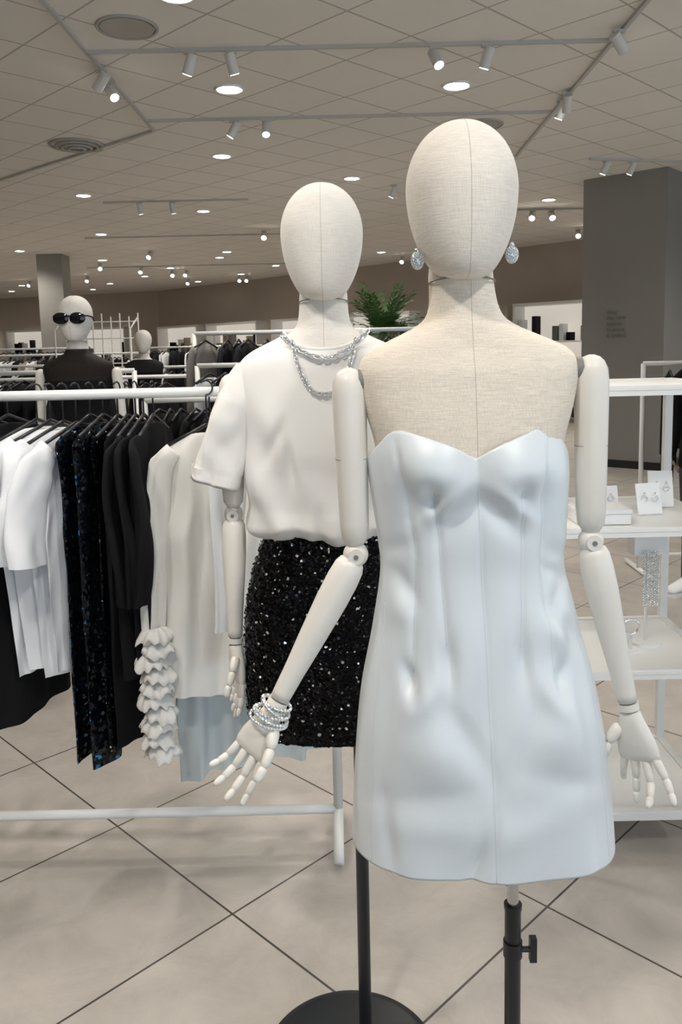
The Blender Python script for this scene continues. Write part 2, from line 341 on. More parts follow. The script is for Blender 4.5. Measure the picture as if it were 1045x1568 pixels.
def ddisp(x,z):
    d=0; ax=abs(x)
    d+=.017*ga(ax,z,.062,1.425,.038,.032)
    d-=.009*ga(x,z,0,1.40,.018,.05)
    d-=.012*ga(ax,z,.070,1.376,.009,.014)
    d+=.008*ga(ax,z,.045,1.368,.009,.030,.9)
    d-=.008*ga(ax,z,.030,1.352,.014,.034,.7)
    d-=.007*ga(ax,z,.104,1.378,.012,.030,-.4)
    for k,s_ in enumerate(SEAMS):
        if k in(1,2,3,4):
            zt,zb=s_[0][0],s_[-1][0]
            w=min(1,max(0,(zt-z)/.03))*min(1,max(0,(z-zb)/.03))
            if w>0: d-=.0032*w*math.exp(-.5*((x-lerpt(s_,z))/.0045)**2)
    d-=.0014*math.exp(-.5*(x/.004)**2)
    d+=.004*ga(ax,z,.030,1.22,.018,.09)+.004*ga(ax,z,.082,1.24,.014,.08)
    # dart-end dimples with small peaks of stiff cloth just beneath
    d-=.014*ga(ax,z,.118,1.088,.009,.020,-.2)
    d+=.012*ga(ax,z,.102,1.062,.015,.028,.55)
    d-=.010*ga(ax,z,.058,1.122,.008,.026)
    # hip planes: asymmetric tents of satin fading upward into the darts
    d+=.014*ga(x,z,-.096,.985,.034,.042,.7)+.014*ga(x,z,.112,1.000,.042,.034,-.55)
    d-=.007*ga(x,z,.010,1.045,.030,.06)
    d-=.007*ga(x,z,-.035,1.00,.014,.05,.5)
    d-=.005*ga(x,z,.060,1.01,.014,.05,-.35)
    d-=.004*ga(x,z,-.11,.905,.06,.016,.25)-.004*ga(x,z,-.09,.860,.06,.018,.1)
    d-=.004*ga(x,z,.13,.925,.05,.014,-.35)
    d+=.004*ga(x,z,.04,.855,.07,.020,.25)
    d-=.006*ga(x,z,.155,1.03,.012,.07,.1)+.006*ga(x,z,-.157,1.04,.012,.07,-.1)
    d-=.007*ga(x,z,-.118,1.235,.010,.022,.5)+.006*ga(x,z,.128,1.215,.010,.03,-.5)
    d+=.008*ga(x,z,-.125,1.195,.014,.020)+.010*ga(x,z,.115,1.165,.018,.024,.4)
    d-=.011*ga(x,z,.142,1.155,.010,.035,.7)
    d-=.005*ga(x,z,-.135,1.29,.02,.010,.4)+.006*ga(x,z,.135,1.275,.02,.010,-.5)+.005*ga(x,z,.130,1.245,.02,.008,-.5)
    d+=.005*math.sin(x*40+1.0)*max(0,(.90-z)/.2)
    d-=.011*ga(x,z,-.026,.81,.009,.035,-.35)+.006*ga(x,z,-.165,.84,.010,.05,.1)+.006*ga(x,z,.165,.84,.010,.05,.1)
    d+=.0035*(noise.noise(V((x*13,z*8,3)))) 
    return d
def dsurf(a,z,ext=0):
    rx,f,b,cx=[CR(DP,z,k) for k in(1,2,3,4)]
    c,s=se(math.cos(a),2.25),se(math.sin(a),2.25)
    x=rx*c; r=(b if s>0 else f)
    d=(ddisp(x,z) if s<0 else .004*noise.noise(V((x*14,z*9,9))))*min(1,abs(s)*1.3)+ext
    nx,ny=c/rx,s/r; L=math.hypot(nx,ny)
    return V((cx+x+nx/L*d,r*s+ny/L*d,z))
def dtop(a):
    x=.16*math.cos(a)
    if math.sin(a)>0: return 1.425
    ax=abs(x)
    t=[(0,1.437),(.005,1.440),(.015,1.448),(.035,1.459),(.065,1.469),(.09,1.4755),(.108,1.478),(.120,1.4765),(.130,1.470),(.145,1.452),(.16,1.43)]
    for p,q in zip(t,t[1:]):
        if p[0]<=ax<=q[0]: return p[1]+(q[1]-p[1])*(ax-p[0])/(q[0]-p[0])
    return 1.43
def dbot(a): return .775+.003*math.sin(3*a)-.006*math.cos(a)
M=Mesh(); NA=400; NZ=200; rings=[]
angs=[2*PI*j/NA for j in range(NA)]
for i in range(-6,NZ+1):
    R=[]
    for a in angs:
        zt,zb=dtop(a),dbot(a)
        if i<0:
            k=-i/6; p=dsurf(a,zt-.002-.02*max(0,(k-.35)/.65),-.0035*math.sin(min(1,k/.35)*PI/2)); 
            if k<.35: p.z=zt-.002+.001*math.sin(k/.35*PI)
        else:
            t=i/NZ; z=zt-.002+(zb-zt+.002)*t; p=dsurf(a,z)
        R.append(p)
    rings.append(R[::-1])
for i in range(1,4):
    R=[]
    for a in angs: R.append(dsurf(a,dbot(a)+.006*i-.005,-.003))
    rings.append(R[::-1])
M.loft(rings,M_satin,False,False)
dress=M.obj('white_satin_mini_dress',None,(FX,FY,0))
for si,s_ in enumerate(SEAMS):
    pts=[]; n=60
    for i in range(n+1):
        z=s_[0][0]+(s_[-1][0]-s_[0][0])*i/n; x=lerpt(s_,z); rx=CR(DP,z,1)
        c=max(-1,min(1,x/rx)); cc=math.copysign(abs(c)**(2.25/2),c); a=-math.acos(cc)
        if z<dtop(a)-.003: pts.append(dsurf(a,z,-.0003))
    Ms=Mesh(); Ms.tube(pts,.0007,M_seam,6); Ms.obj('seam_%d'%(si+1),dress)

# crystal earrings & bracelets -------------------------------------------------
def earring(name,loc):
    M=Mesh(); M.ball((0,0,0),(.0085,.0085,.0120),M_crystal,14,10)
    for i in range(110):
        z=1-2*(i+.5)/110; ph=i*2.39996; r=math.sqrt(1-z*z)
        M.ball((.0090*r*math.cos(ph),.0090*r*math.sin(ph),.0125*z),.0016,M_crystal if i%3 else M_silver,6,4)
    M.ball((0,0,.015),.004,M_silver,10,6); M.torus((0,0,.013),(1,0,0),.003,.0007,M_silver,12,6)
    M.obj(name,None,loc)
earring('crystal_earring',(FX-.0800,FY-.022,1.733)); earring('crystal_earring.001',(FX+.0650,FY-.022,1.739))
def beads(name,c,ax,R,r,n,m,sx=1):
    M=Mesh(); ax=V(ax).normalized();u=ax.orthogonal().normalized();w=ax.cross(u)
    M.torus((0,0,0),ax,R,r*.5,M_silver,40,6)
    for i in range(n):
        a=2*PI*i/n; M.ball((u*math.cos(a)+w*math.sin(a))*R,r,m if i%2 else M_silver,8,5)
    M.obj(name,None,c)
for i,(t,R,r,tl) in enumerate(((.008,.0235,.0030,.1),(.015,.0255,.0034,-.15),(.023,.0270,.0030,.2),(.030,.029,.0034,.05),(.037,.031,.0028,.15))):
    W=V((FX-.312,FY-.045,1.045)); d=V((-.50,-.10,-.86)).normalized()
    beads('crystal_bracelet'+('' if i==0 else '.%03d'%i),W+d*t,d+V((tl,0.1,-tl*.6)),R,r,int(2*PI*R/(r*1.9)),M_crystal if i!=1 else M_silver)

# T-shirt -----------------------------------------------------------------------
TP=[(1.64,.080,.066,.066,.004),(1.628,.098,.070,.072,.003),(1.613,.130,.074,.078,.002),(1.598,.158,.078,.082,0),(1.58,.178,.083,.086,0),(1.555,.190,.089,.090,0),(1.52,.193,.097,.095,0),(1.46,.188,.108,.10,0),(1.40,.180,.115,.103,0),(1.34,.174,.114,.104,0),(1.28,.172,.117,.106,0),(1.25,.174,.124,.110,0),(1.23,.172,.125,.110,0),(1.215,.160,.112,.10,0),(1.205,.146,.095,.09,0)]
def tsurf(a,z,ext=0):
    rx,f,b,cy=[CR(TP,z,k) for k in(1,2,3,4)]
    c,s=se(math.cos(a),2.35),se(math.sin(a),2.35); x=rx*c
    k=min(1,max(0,(1.56-z)/.2)); d=ext
    d+=.010*k*noise.noise(V((x*11,s*2,z*5+4)))+.009*k*math.sin(x*38+z*16+noise.noise(V((x*6,z*6,1)))*3)*min(1,max(0,(1.36-z)/.1))
    d+=.009*k*math.sin((x*.8+z*.6)*55+2)*math.exp(-((abs(x)-.13)/.05)**2)
    d-=.013*ga(x,z,-.075,1.375,.009,.040,.15)+.009*ga(x,z,-.105,1.42,.009,.035,-.5)
    d+=.007*ga(x,z,-.055,1.36,.012,.05,.2)
    if z<1.30: d+=.005*math.sin(x*95+2*math.sin(x*20))*min(1,(1.30-z)/.07)
    r=b if s>0 else f; nx,ny=c/rx,s/r; L=math.hypot(nx,ny)
    return V((x+nx/L*d,cy+r*s+ny/L*d,z-.010*math.exp(-((z-1.22)/.03)**2)*math.sin(x*30+.5)))
def tz(a,z):
    if math.sin(a)<0: return z-.040*(-math.sin(a))**1.3*math.exp(-((1.64-z)/.035)**1.0)*1.0
    return z
M=Mesh(); rings=[]; N=220
for i in range(-3,130):
    R=[]
    for a in [2*PI*j/N for j in range(N)]:
        if i<0: z=1.64-.006*(-i); p=tsurf(a,z,-.004); 
        else: z=1.64-(1.64-1.205)*(i/129); p=tsurf(a,z)
        y=tz(a,p.z); p.z=y; R.append(p)
    rings.append(R[::-1])
M.loft(rings,M_jersey,False,False)
for sg in(-1,1):
    rings=[]; n=48
    P0=V((sg*.150,0,1.560)); P1=V((sg*.196,-.005,1.47)); P2=V((sg*.235,-.012,1.322))
    for i in range(44):
        t=i/43; tt=min(1,t)
        c=P0*(1-tt)**2+P1*2*tt*(1-tt)+P2*tt**2
        T=((P1-P0)*(1-tt)+(P2-P1)*tt).normalized(); u=V((0,1,0)); w=T.cross(u).normalized()
        rr=.040+.016*min(1,tt*3)-.003*tt; ry=rr*(1.15-.05*tt)
        R=[]
        for j in range(n):
            a=2*PI*j/n; d=.007*tt*math.sin(3*a+tt*5+sg)+.011*noise.noise(V((math.cos(a)*2,math.sin(a)*2,tt*5)))*tt
            if .90<tt<.915: d-=.0012
            R.append(c+w*math.cos(a)*(rr+d)+u*math.sin(a)*(ry+d))
        rings.append(R)
    for k in(1,2,3): rings.append([p.lerp(P2,.05)+V((0,0,.01*k)) for p in rings[43]])
    M.loft(rings,M_jersey,False,False)
col=[]
for j in range(96):
    a=2*PI*j/96; z=1.638; p=tsurf(a,z,.0008); p.z=tz(a,z); col.append(p)
col.append(col[0]); M.tube(col,.0042,M_jersey,10,1.6,(0,0,1))
M.obj('white_t_shirt',None,(BX,BY,0))
def chain(name,x0,zend,drop,pw,link=.0062):
    pts=[]
    for i in range(401):
        t=-1+2*i/400; x=x0*t; z=zend-drop*(1-abs(t)**pw)
        rx=CR(TP,z+.02,1); c=max(-.97,min(.97,x/rx)); f=CR(TP,z,2)
        y=-f*(1-abs(c)**2.35)**(1/2.35)-.006
        if z>1.6: y=min(y,-.058-(1.66-z)*.1) 
        pts.append(V((x,y,z)))
    M=Mesh(); acc=0; k=0
    for a,b in zip(pts,pts[1:]):
        acc+=(b-a).length
        if acc>=link*.92:
            acc=0; t=(b-a).normalized(); nrm=V((0,-1,.2)); ax=(nrm+ t.cross(nrm)*(.8 if k%2 else -.8)).normalized(); ax=(ax-t*ax.dot(t)).normalized()
            u=t; w=ax.cross(u); rings=[]
            for q in range(12):
                an=2*PI*q/12; dd=u*math.cos(an)*link*.76+w*math.sin(an)*link*.58; dn=dd.normalized()
                rings.append([b+dd+(dn*math.cos(2*PI*j/6)+ax*math.sin(2*PI*j/6))*link*.22 for j in range(6)])
            rings.append(rings[0]); M.loft(rings,M_silver,False,False); k+=1
    M.obj(name,None,(BX,BY,0))
chain('silver_chain_necklace',.088,1.635,.050,1.9,.0092)
chain('silver_chain_necklace.001',.066,1.625,.112,2.8,.0072)

# sequin skirt ------------------------------------------------------------------
SP=[(1.235,.146,.100,.095),(1.20,.150,.102,.097),(1.12,.176,.112,.110),(1.02,.194,.120,.120),(.90,.199,.124,.122),(.775,.193,.122,.120)]
M=Mesh(); rings=[]
for i in range(150):
    z=1.235-(1.235-.775)*i/149; rx,f,b=[CR(SP,z,k) for k in(1,2,3)]; R=[]
    for j in range(300):
        a=2*PI*j/300; c,s=se(math.cos(a),2.2),se(math.sin(a),2.2)
        d=.0035*noise.noise(V((c*rx*95,s*9,z*95)))+.004*noise.noise(V((c*2,s*2,z*6)))
        r=b if s>0 else f; L=math.hypot(c/rx,s/r)
        R.append(V((c*rx+c/rx/L*d+.006,r*s+s/r/L*d,z+.003*noise.noise(V((c*40,s*40,2)))*(i/149)**6)))
    rings.append(R[::-1])
M.loft(rings,M_seq,False,False)
M_disc=mat('sequin_disc',(.05,.05,.054),.10,1); M_disc2=mat('sequin_disc_bright',(.9,.89,.87),.12,1)
rnd=random.Random(5)
for i in range(2600):
    a=rnd.uniform(0,2*PI); z=rnd.uniform(.785,1.225); rx,f,b=[CR(SP,z,k) for k in(1,2,3)]; c,s=se(math.cos(a),2.2),se(math.sin(a),2.2)
    r=b if s>0 else f; N_=V((c/rx,s/r,0)).normalized(); P=V((c*rx+.006,r*s,z))+N_*.003
    N_=(N_+V((rnd.gauss(0,.35),rnd.gauss(0,.35),rnd.gauss(0,.35)))).normalized(); u=N_.orthogonal().normalized(); w=N_.cross(u)
    R_=rnd.uniform(.0020,.0032); M.add([P+(u*math.cos(k*PI/3)+w*math.sin(k*PI/3))*R_ for k in range(6)],[tuple(range(6))],M_disc2 if rnd.random()<.05 else M_disc,False)
M.obj('black_sequin_skirt',None,(BX,BY,0))

def topshell(name,loc,m,ztop,zbot,ex,mlow=None,sz=1):
    M=Mesh(); rings=[]
    for i in range(60):
        z=ztop-(ztop-zbot)*i/59; rx,f,b,cy=[CR(TORSO,z,k) for k in(1,2,3,4)]
        e=ex+.004*noise.noise(V((i*.2,1,1))); p=2+.5*min(1,max(0,(1.64-z)/.06)); rings.append(oval(0,cy,z,rx+e,f+e,b+e,p,60)[::-1])
    M.loft(rings,m,False,False); 
    if mlow:
        rings=[]
        for i in range(40):
            z=1.50-(1.50-.8)*i/39; rx,f,b,cy=[CR(TORSO,max(z,.96),k) for k in(1,2,3,4)]; e=ex+.006+(.03 if z<1.3 else 0)*min(1,(1.3-z)/.2 if z<1.3 else 0); rings.append(oval(0,cy,z,rx+e,f+e,b+e,2.3,60)[::-1])
        M.loft(rings,mlow,False,False)
    o=M.obj(name,None,loc); o.scale=(1,1,sz)
topshell('black_sheer_top',(-1.35,4.25,0),M_sheer,1.665,1.0,.007,M_black,.982)
topshell('black_blazer',(-1.97,8.3,0),M_black2,1.63,.8,.02,M_black,.95)
M=Mesh()
for sg in(-1,1):
    rings=[]
    for s_,dy in((.6,.004),(.92,.002),(1,0),(1,.004),(.9,.006)):
        rings.append([V((sg*.042+.039*s_*math.cos(a),-.100-dy+.10*(.042+sg*.039*math.cos(a))**1.5,.029*s_*se(math.sin(a),2.6))) for a in [2*PI*j/32 for j in range(32)]])
    M.loft(rings,M_sunglass)
    M.tube([(sg*.072,-.095,.012),(sg*.088,-.075,.012),(sg*.092,-.02,.008),(sg*.088,.03,-.01)],.004,M_sunglass,8)
M.tube([(-.010,-.101,.008),(0,-.104,.012),(.010,-.101,.008)],.004,M_sunglass,8)
M.obj('black_sunglasses',None,(-1.35,4.25,1.788))

# ------------------------------------------------------------------ garments
def garment(M,x,y,ang,zt,L,hw,th,m,sl=0,sr=.05,flare=1.0,fold=.01,seed=0,hi=True,hook=None,neck=.06,sleeve_m=None,sleeve_out=.03,hem=1.0):
    a=V((math.cos(ang),math.sin(ang),0)); b=V((-math.sin(ang),math.cos(ang),0)); c=V((x,y,0))
    n=72 if hi else 12; nz=50 if hi else 8; rings=[]
    for i in range(nz+1):
        s=i/nz; s2=s**1.25; drop=L*s2; z=zt-drop
        k=min(1,drop/.055); w=neck+(hw-neck)*math.sin(k*PI/2)
        if drop>.055: w=hw*(1+(flare-1)*((drop-.055)/(L-.055)))*(1-.14*math.sin(min(1,(drop-.055)/.25)*PI)*(1 if sl else .3))
        t=.012+(th-.012)*min(1,drop/.2)
        R=[]
        for j in range(n):
            p=2*PI*j/n; u=math.cos(p); v=math.sin(p)
            f=fold*min(1,drop/.25)*(math.sin(u*6+seed*1.7+s*2)+.7*math.sin(u*11+seed+s*3)) if hi else 0
            nn=noise.noise(V((u*2+seed,s*4,v)))*fold*1.1*min(1,drop/.1)
            if hi: nn+=noise.noise(V((u*5+seed,s*9+u*3,v)))*fold*.5*min(1,drop/.1)
            R.append(c+a*(w*u+nn*.5)+b*(t*se(v,1.6)+f+nn)+V((0,0,z+(.012*math.sin(u*3+seed)*(s-.8)*5 if s>.8 else 0))))
        rings.append(R)
    M.loft(rings,m,True,not hi)
    if sl:
        for sg in(-1,1):
            P=[c+a*sg*(hw*.72)+V((0,0,zt-.045)),c+a*sg*(hw*.97)+V((0,0,zt-.085)),c+a*sg*(hw*1.0+sleeve_out*.6)+V((0,0,zt-.09-sl*.45)),c+a*sg*(hw*.98+sleeve_out)+V((0,0,zt-.08-sl))]
            q=26 if hi else 5; nn=28 if hi else 8; rg=[]
            for i in range(q+1):
                t=i/q*3; k=min(2,int(t)); f=t-k; f2=f
                pc=P[k].lerp(P[k+1],f2)+b*.012*math.sin(t*2+seed)*(1 if hi else 0)
                T=(P[k+1]-P[k]).normalized(); 
                if hi and k<2 and f>.5: T=T.lerp((P[k+2]-P[k+1]).normalized(),(f-.5)).normalized()
                if hi and k>0 and f<.5: T=T.lerp((P[k]-P[k-1]).normalized(),(.5-f)).normalized()
                w=b.cross(T).normalized(); r=sr*(.72+.28*min(1,t))*(1+(hem-1)*max(0,(t-1)/2))
                R=[]
                for j in range(nn):
                    an=2*PI*j/nn; e=(.007*math.sin(2*an+t*2+seed)+.010*noise.noise(V((math.cos(an)*1.5+seed,t*1.5,math.sin(an)))))*min(1,t) if hi else 0
                    R.append(pc+w*math.cos(an)*(r+e)+b*math.sin(an)*(r*.38+e))
                rg.append(R)
            M.loft(rg,sleeve_m or m,True,not hi)
    if hook:
        M.tube([c+a*-hw*.8+V((0,0,zt-.03)),c+V((0,0,zt+.025)),c+a*hw*.8+V((0,0,zt-.03))],.006 if hi else .008,M_blackmetal,8)
        H=hook; r=.022; pts=[c+V((0,0,zt+.02)),c+V((0,0,H-.035)),c+V((0,0,H-.03))]
        for k in range(9):
            t=-PI/2+ (k/8)*PI*1.25; pts.append(c+a*(math.cos(t)*r)+V((0,0,H+.002+math.sin(t)*r)))
        if hi: M.tube(pts,.0028,M_blackmetal,8)
RY,RZ=2.5,1.482
M=Mesh(); xl,xr=-1.75,-.035
M.tube([(xl,RY,RZ),(xr,RY,RZ)],.0155,M_rack,20)
for x in(xl,xr):
    M.tube([(x,RY,.10),(x,RY,RZ+.0)],.0155,M_rack,20); M.ball((x,RY,RZ),.0165,M_rack)
    M.tube([(x,RY-.15,.020),(x,RY-.12,.045),(x,RY,.115),(x,RY+.12,.045),(x,RY+.15,.020)],.0165,M_rack,20)
M.tube([(xl,RY,.115),(xr,RY,.115)],.0155,M_rack,20)
M.obj('clothing_rack')
def G(name,*a,**k):
    M=Mesh(); k.setdefault('hook',RZ+.012); garment(M,*a,**k); return M.obj(name)
A=math.radians
for i,x in enumerate((-1.60,-1.50,-1.40,-1.30,-1.20,-1.10,-1.02)):
    G('black_jacket'+('' if i==0 else '.%03d'%i),x,RY,A(68+3*math.sin(i*2)),1.40,.92-.02*(i%3),.19,.035,M_black,sl=.55,sr=.05,seed=i,fold=.006)
for i,x in enumerate((-.93,-.89,-.85,-.81)):
    G('white_cotton_t_shirt'+('' if i==0 else '.%03d'%i),x,RY,A(56+3*i),1.385-.004*i,.74,.180,.014,M_white,sl=.29,sr=.058,seed=i*3+1,fold=.011,flare=.74,sleeve_out=.060,hem=1.3)
for i,x in enumerate((-.77,-.73)):
    G('blue_sequin_dress'+('' if i==0 else '.%03d'%i),x,RY+.01,A(70+5*i),1.395,1.02+.02*i,.175,.028,M_seqb,seed=i*5+2,fold=.008,flare=.95)
for i,x in enumerate((-.69,-.66,-.635,-.61,-.58)):
    G('black_sequin_dress' if i==0 else 'black_evening_dress'+('' if i==1 else '.%03d'%(i-1)),x,RY+.03,A(76+2*i),1.39,(1.0,1.0,.78,.74,.7)[i],.17,.024,M_black if i else M_seq,sl=.45 if i>1 else 0,sr=.040,seed=i+9,fold=.008,sleeve_out=.01)
# cream blouse with ruffled cuffs, turned toward the camera
M=Mesh(); BXX,BYY,BA=-.405,RY-.03,A(26)
garment(M,BXX,BYY,BA,1.36,.82,.152,.03,M_blouse,sl=.56,sr=.038,seed=4,fold=.015,hook=RZ+.012,flare=1.08,sleeve_out=.045,hem=.9)
a=V((math.cos(BA),math.sin(BA),0))
for sg in(-1,1):
    c=V((BXX,BYY,0))+a*sg*(.147+.045)
    for k in range(10):
        z=.765-.041*k; rings=[]
        for q,(r0,dz) in enumerate(((.020,.018),(.028,.016),(.040,.006),(.050,-.008),(.053,-.020),(.051,-.022),(.040,-.004))):
            wv=lambda an:1+(.11*math.sin(an*4+k*2.9)+.09*math.sin(an*9+k*5.3))*q/5
            rings.append([c+V((r0*wv(an)*math.cos(an)+.010*math.sin(k*2.3),r0*wv(an)*math.sin(an),z+dz+(.008*math.sin(an*3+k*2.4)+.006*math.sin(an*10+k))*q/5)) for an in [2*PI*j/90 for j in range(90)]])
        M.loft(rings,M_blouse,False,False)
M.obj('cream_ruffle_blouse')
G('pale_chiffon_dress',-.41,RY+.06,A(22),1.33,1.10,.155,.03,M_chiffon,seed=8,fold=.020,flare=.95)
G('white_cotton_shirt',-.26,RY,A(60),1.37,.72,.18,.03,M_white,sl=.5,sr=.04,seed=12,fold=.01)
G('pale_chiffon_dress.001',-.13,RY+.02,A(35),1.33,1.01,.13,.03,M_chiffon,seed=18,fold=.018,flare=1.0)
G('white_cotton_shirt.001',-.19,RY,A(66),1.37,.70,.18,.03,M_blouse,sl=.5,sr=.04,seed=14,fold=.01)

# ------------------------------------------------------------------ distant racks
def far_rack(name,x0,x1,y,zr,mats,den=.085,L=(.6,1.0)):
    M=Mesh(); rnd=random.Random(int(x0*10+y*37)&255)
    M.tube([(x0,y,zr),(x1,y,zr)],.016,M_rack,10)
    for x in(x0,x1):
        M.tube([(x,y,.02),(x,y,zr)],.016,M_rack,10); M.tube([(x,y-.25,.02),(x,y+.25,.02)],.018,M_rack,10)
    M.tube([(x0,y,.12),(x1,y,.12)],.014,M_rack,8)
    x=x0+.08;i=0
    while x<x1-.06:
        if rnd.random()<.88:
            mm=mats[min(len(mats)-1,int(rnd.random()**1.4*len(mats)))]
            garment(M,x,y,A(78+rnd.uniform(-12,12)),zr-.075,rnd.uniform(*L),.20,.03,mm,sl=rnd.choice((0,.35,.5)),seed=i,hi=False,hook=zr+.01)
        x+=den*rnd.uniform(.6,1.2); i+=1
    M.obj(name)
far_rack('clothing_rack.001',-2.9,-1.75,3.9,1.42,[M_black,M_black2,M_greyc])
far_rack('clothing_rack.002',-1.05,.75,6.0,1.74,[M_black,M_black2,M_greyc,M_black])
far_rack('clothing_rack.003',-4.2,-1.2,6.6,1.42,[M_black,M_greyc,M_white,M_tan])
far_rack('clothing_rack.004',-6.5,-3.2,9.0,1.5,[M_black,M_black2,M_tan,M_white])
far_rack('clothing_rack.005',-3.0,-.6,8.8,1.46,[M_black,M_white,M_black2])
far_rack('clothing_rack.006',-7.0,-2.6,11.0,1.62,[M_white,M_tan,M_black2,M_black])
far_rack('clothing_rack.007',-7.5,-4.0,12.5,1.72,[M_black,M_tan,M_greyc])
far_rack('clothing_rack.008',-3.0,.2,13.0,1.70,[M_black,M_black2,M_white])
far_rack('clothing_rack.009',.4,2.2,11.0,1.5,[M_black,M_tan,M_white])
far_rack('clothing_rack.010',-1.1,-.1,4.6,1.34,[M_black,M_black,M_black2])
far_rack('clothing_rack.012',-.9,.0,5.2,1.52,[M_white,M_tan,M_white,M_black])
far_rack('clothing_rack.013',-2.3,-1.3,5.2,1.5,[M_black,M_white,M_black2])
M=Mesh()
for i in range(9):
    x=-3.3+.11*i; M.tube([(x,10.0,.0),(x,10.0,2.1-.04*(i%2))],.008,M_rack,6)
for z in(.5,1.0,1.5,1.8,2.0): M.tube([(-3.3,10.0,z),(-2.42,10.0,z)],.008,M_rack,6)
for x in(-3.3,-2.42):
    M.tube([(x,9.6,.0),(x,9.6,1.9)],.010,M_rack,6); M.tube([(x,9.6,1.9),(x,10,2.05)],.010,M_rack,6)
M.obj('wire_display_stand')
def table(name,x,y,w,d,h,seed):
    M=Mesh(); M.box((x,y,h),(w,d,.04),M_rack)
    for sx in(-1,1):
        for sy in(-1,1): M.box((x+sx*(w/2-.03),y+sy*(d/2-.03),h/2),(.04,.04,h),M_rack)
    rnd=random.Random(seed)
    k=int(w/.32)
    for i in range(k):
        hh=rnd.randint(2,5); mm=rnd.choice([M_black,M_white,M_tan,M_greyc])
        for j in range(hh): M.box((x-w/2+.2+i*.32,y,h+.035+j*.03),(.26,.3,.026),mm,rnd.uniform(-.05,.05))
    M.obj(name)
table('display_table',-4.2,7.6,1.6,.7,.85,1); table('display_table.001',-.5,10.2,1.6,.8,.9,3)

# plant ------------------------------------------------------------------------
M=Mesh(); rnd=random.Random(3); px,py=.45,8.2
M.cyl((px,py,0),(px,py,.45),.20,M_pot,28,.26); M.cyl((px,py,.4),(px,py,1.8),.03,M_pot,10,.02)
for i in range(75):
    az=2.39996*i; el=rnd.uniform(.0,1.35); L=rnd.uniform(.45,.66)
    d=V((math.cos(az),math.sin(az),0)); prev=None
    for k in range(13):
        t=k/12; p=V((px,py,1.72))+d*L*t*math.cos(el)*(.8+.3*t)+V((0,0,L*t*math.sin(el)*1.0-.22*t*t*math.cos(el)))
        if prev is not None:
            w=V((-d.y,d.x,0)); T=(p-prev).normalized()
            M.add([prev-w*.004,prev+w*.004,p+w*.003,p-w*.003],[(0,1,2,3)],M_leaf,False)
            if k>2:
                for sg in(-1,1):
                    q=p+w*sg*.11*(1-.5*t)+T*.06+V((0,0,-.03+.04*rnd.random())); mid=(p+q)/2; M.add([p,mid+T*.018,q,mid-T*.018],[(0,1,2,3)],M_leaf,False)
        prev=p
M.obj('potted_palm')

# ------------------------------------------------------------------ right display shelf
M=Mesh(); X0,X1,Y0,Y1=.52,1.16,2.40,2.88
for x in(X0,X1):
    for y in(Y0,Y1): M.box((x,y,.735),(.026,.026,1.47),M_rack)
for z in(.14,.60,1.045,1.468):
    M.box(((X0+X1)/2,(Y0+Y1)/2,z),(X1-X0+.03,Y1-Y0+.03,.010),M_rack)
    for y in(Y0,Y1): M.box(((X0+X1)/2,y,z-.006),(X1-X0+.03,.026,.030),M_rack)
    for x in(X0,X1): M.box((x,(Y0+Y1)/2,z-.006),(.026,Y1-Y0,.030),M_rack)
M.obj('display_shelf')
def cardstand(name,x,y,z,w,h,rz=0):
    M=Mesh(); R=Matrix.Rotation(rz,3,'Z')@Matrix.Rotation(A(-14),3,'X')
    M.box((x,y,z+h/2+.004),(w,.004,h),M_card,rot=R); M.box((x,y+.015,z+.003),(w,.05,.005),M_card,rz)
    for i in(-1,1):
        M.torus((x+i*w*.2,y-.008,z+h*.55),(0,1,.2),.010,.0016,M_silver,16,6); M.ball((x+i*w*.2,y-.009,z+h*.72),.004,M_crystal,8,6)
    M.obj(name)
cardstand('jewelry_card',.985,2.58,1.05,.085,.10,.2); cardstand('jewelry_card.001',1.07,2.70,1.05,.08,.12,-.1); cardstand('jewelry_card.002',.87,2.66,1.05,.09,.08,.1)
M=Mesh(); M.box((.80,2.5,1.07),(.16,.12,.035),M_card); M.box((.80,2.5,1.092),(.166,.126,.012),M_card); M.obj('jewelry_box')
M=Mesh(); M.box((1.0,2.62,.95),(.11,.05,.07),M_card,.1); M.cyl((1.0,2.62,.607),(1.0,2.62,.92),.005,M_silver); M.cyl((1.0,2.62,.606),(1.0,2.62,.616),.05,M_card)
for k in range(9):
    for j in range(22): M.ball((.975+.006*k,2.58+.002*(k%2),.93-.0085*j-(.004*(k%2))),.0034,M_crystal if (j+k)%3 else M_silver,6,4)
M.obj('crystal_earring_display')
M=Mesh(); M.cyl((.93,2.56,.606),(.93,2.56,.612),.035,M_card); M.cyl((.93,2.56,.612),(.93,2.56,.66),.006,M_silver); M.torus((.93,2.56,.685),(0,1,.1),.026,.004,M_silver,30,8); M.obj('bracelet_stand')
M=Mesh(); rings=[]
for z,w,d in((0,.050,.03),(.01,.056,.035),(.06,.052,.03),(.10,.044,.018),(.105,.040,.010)): rings.append([V((w*se(math.cos(t),3.5),d*se(math.sin(t),3.5),z)) for t in [2*PI*j/32 for j in range(32)]])
M.loft(rings,M_sunglass); M.torus((0,0,.105),(0,1,0),.035,.0035,M_sunglass,24,6); M.obj('black_handbag',None,(.80,2.56,.146))
far_rack('clothing_rack.011',2.08,3.2,5.6,1.46,[M_black,M_black2,M_greyc],.1,(.5,.75))
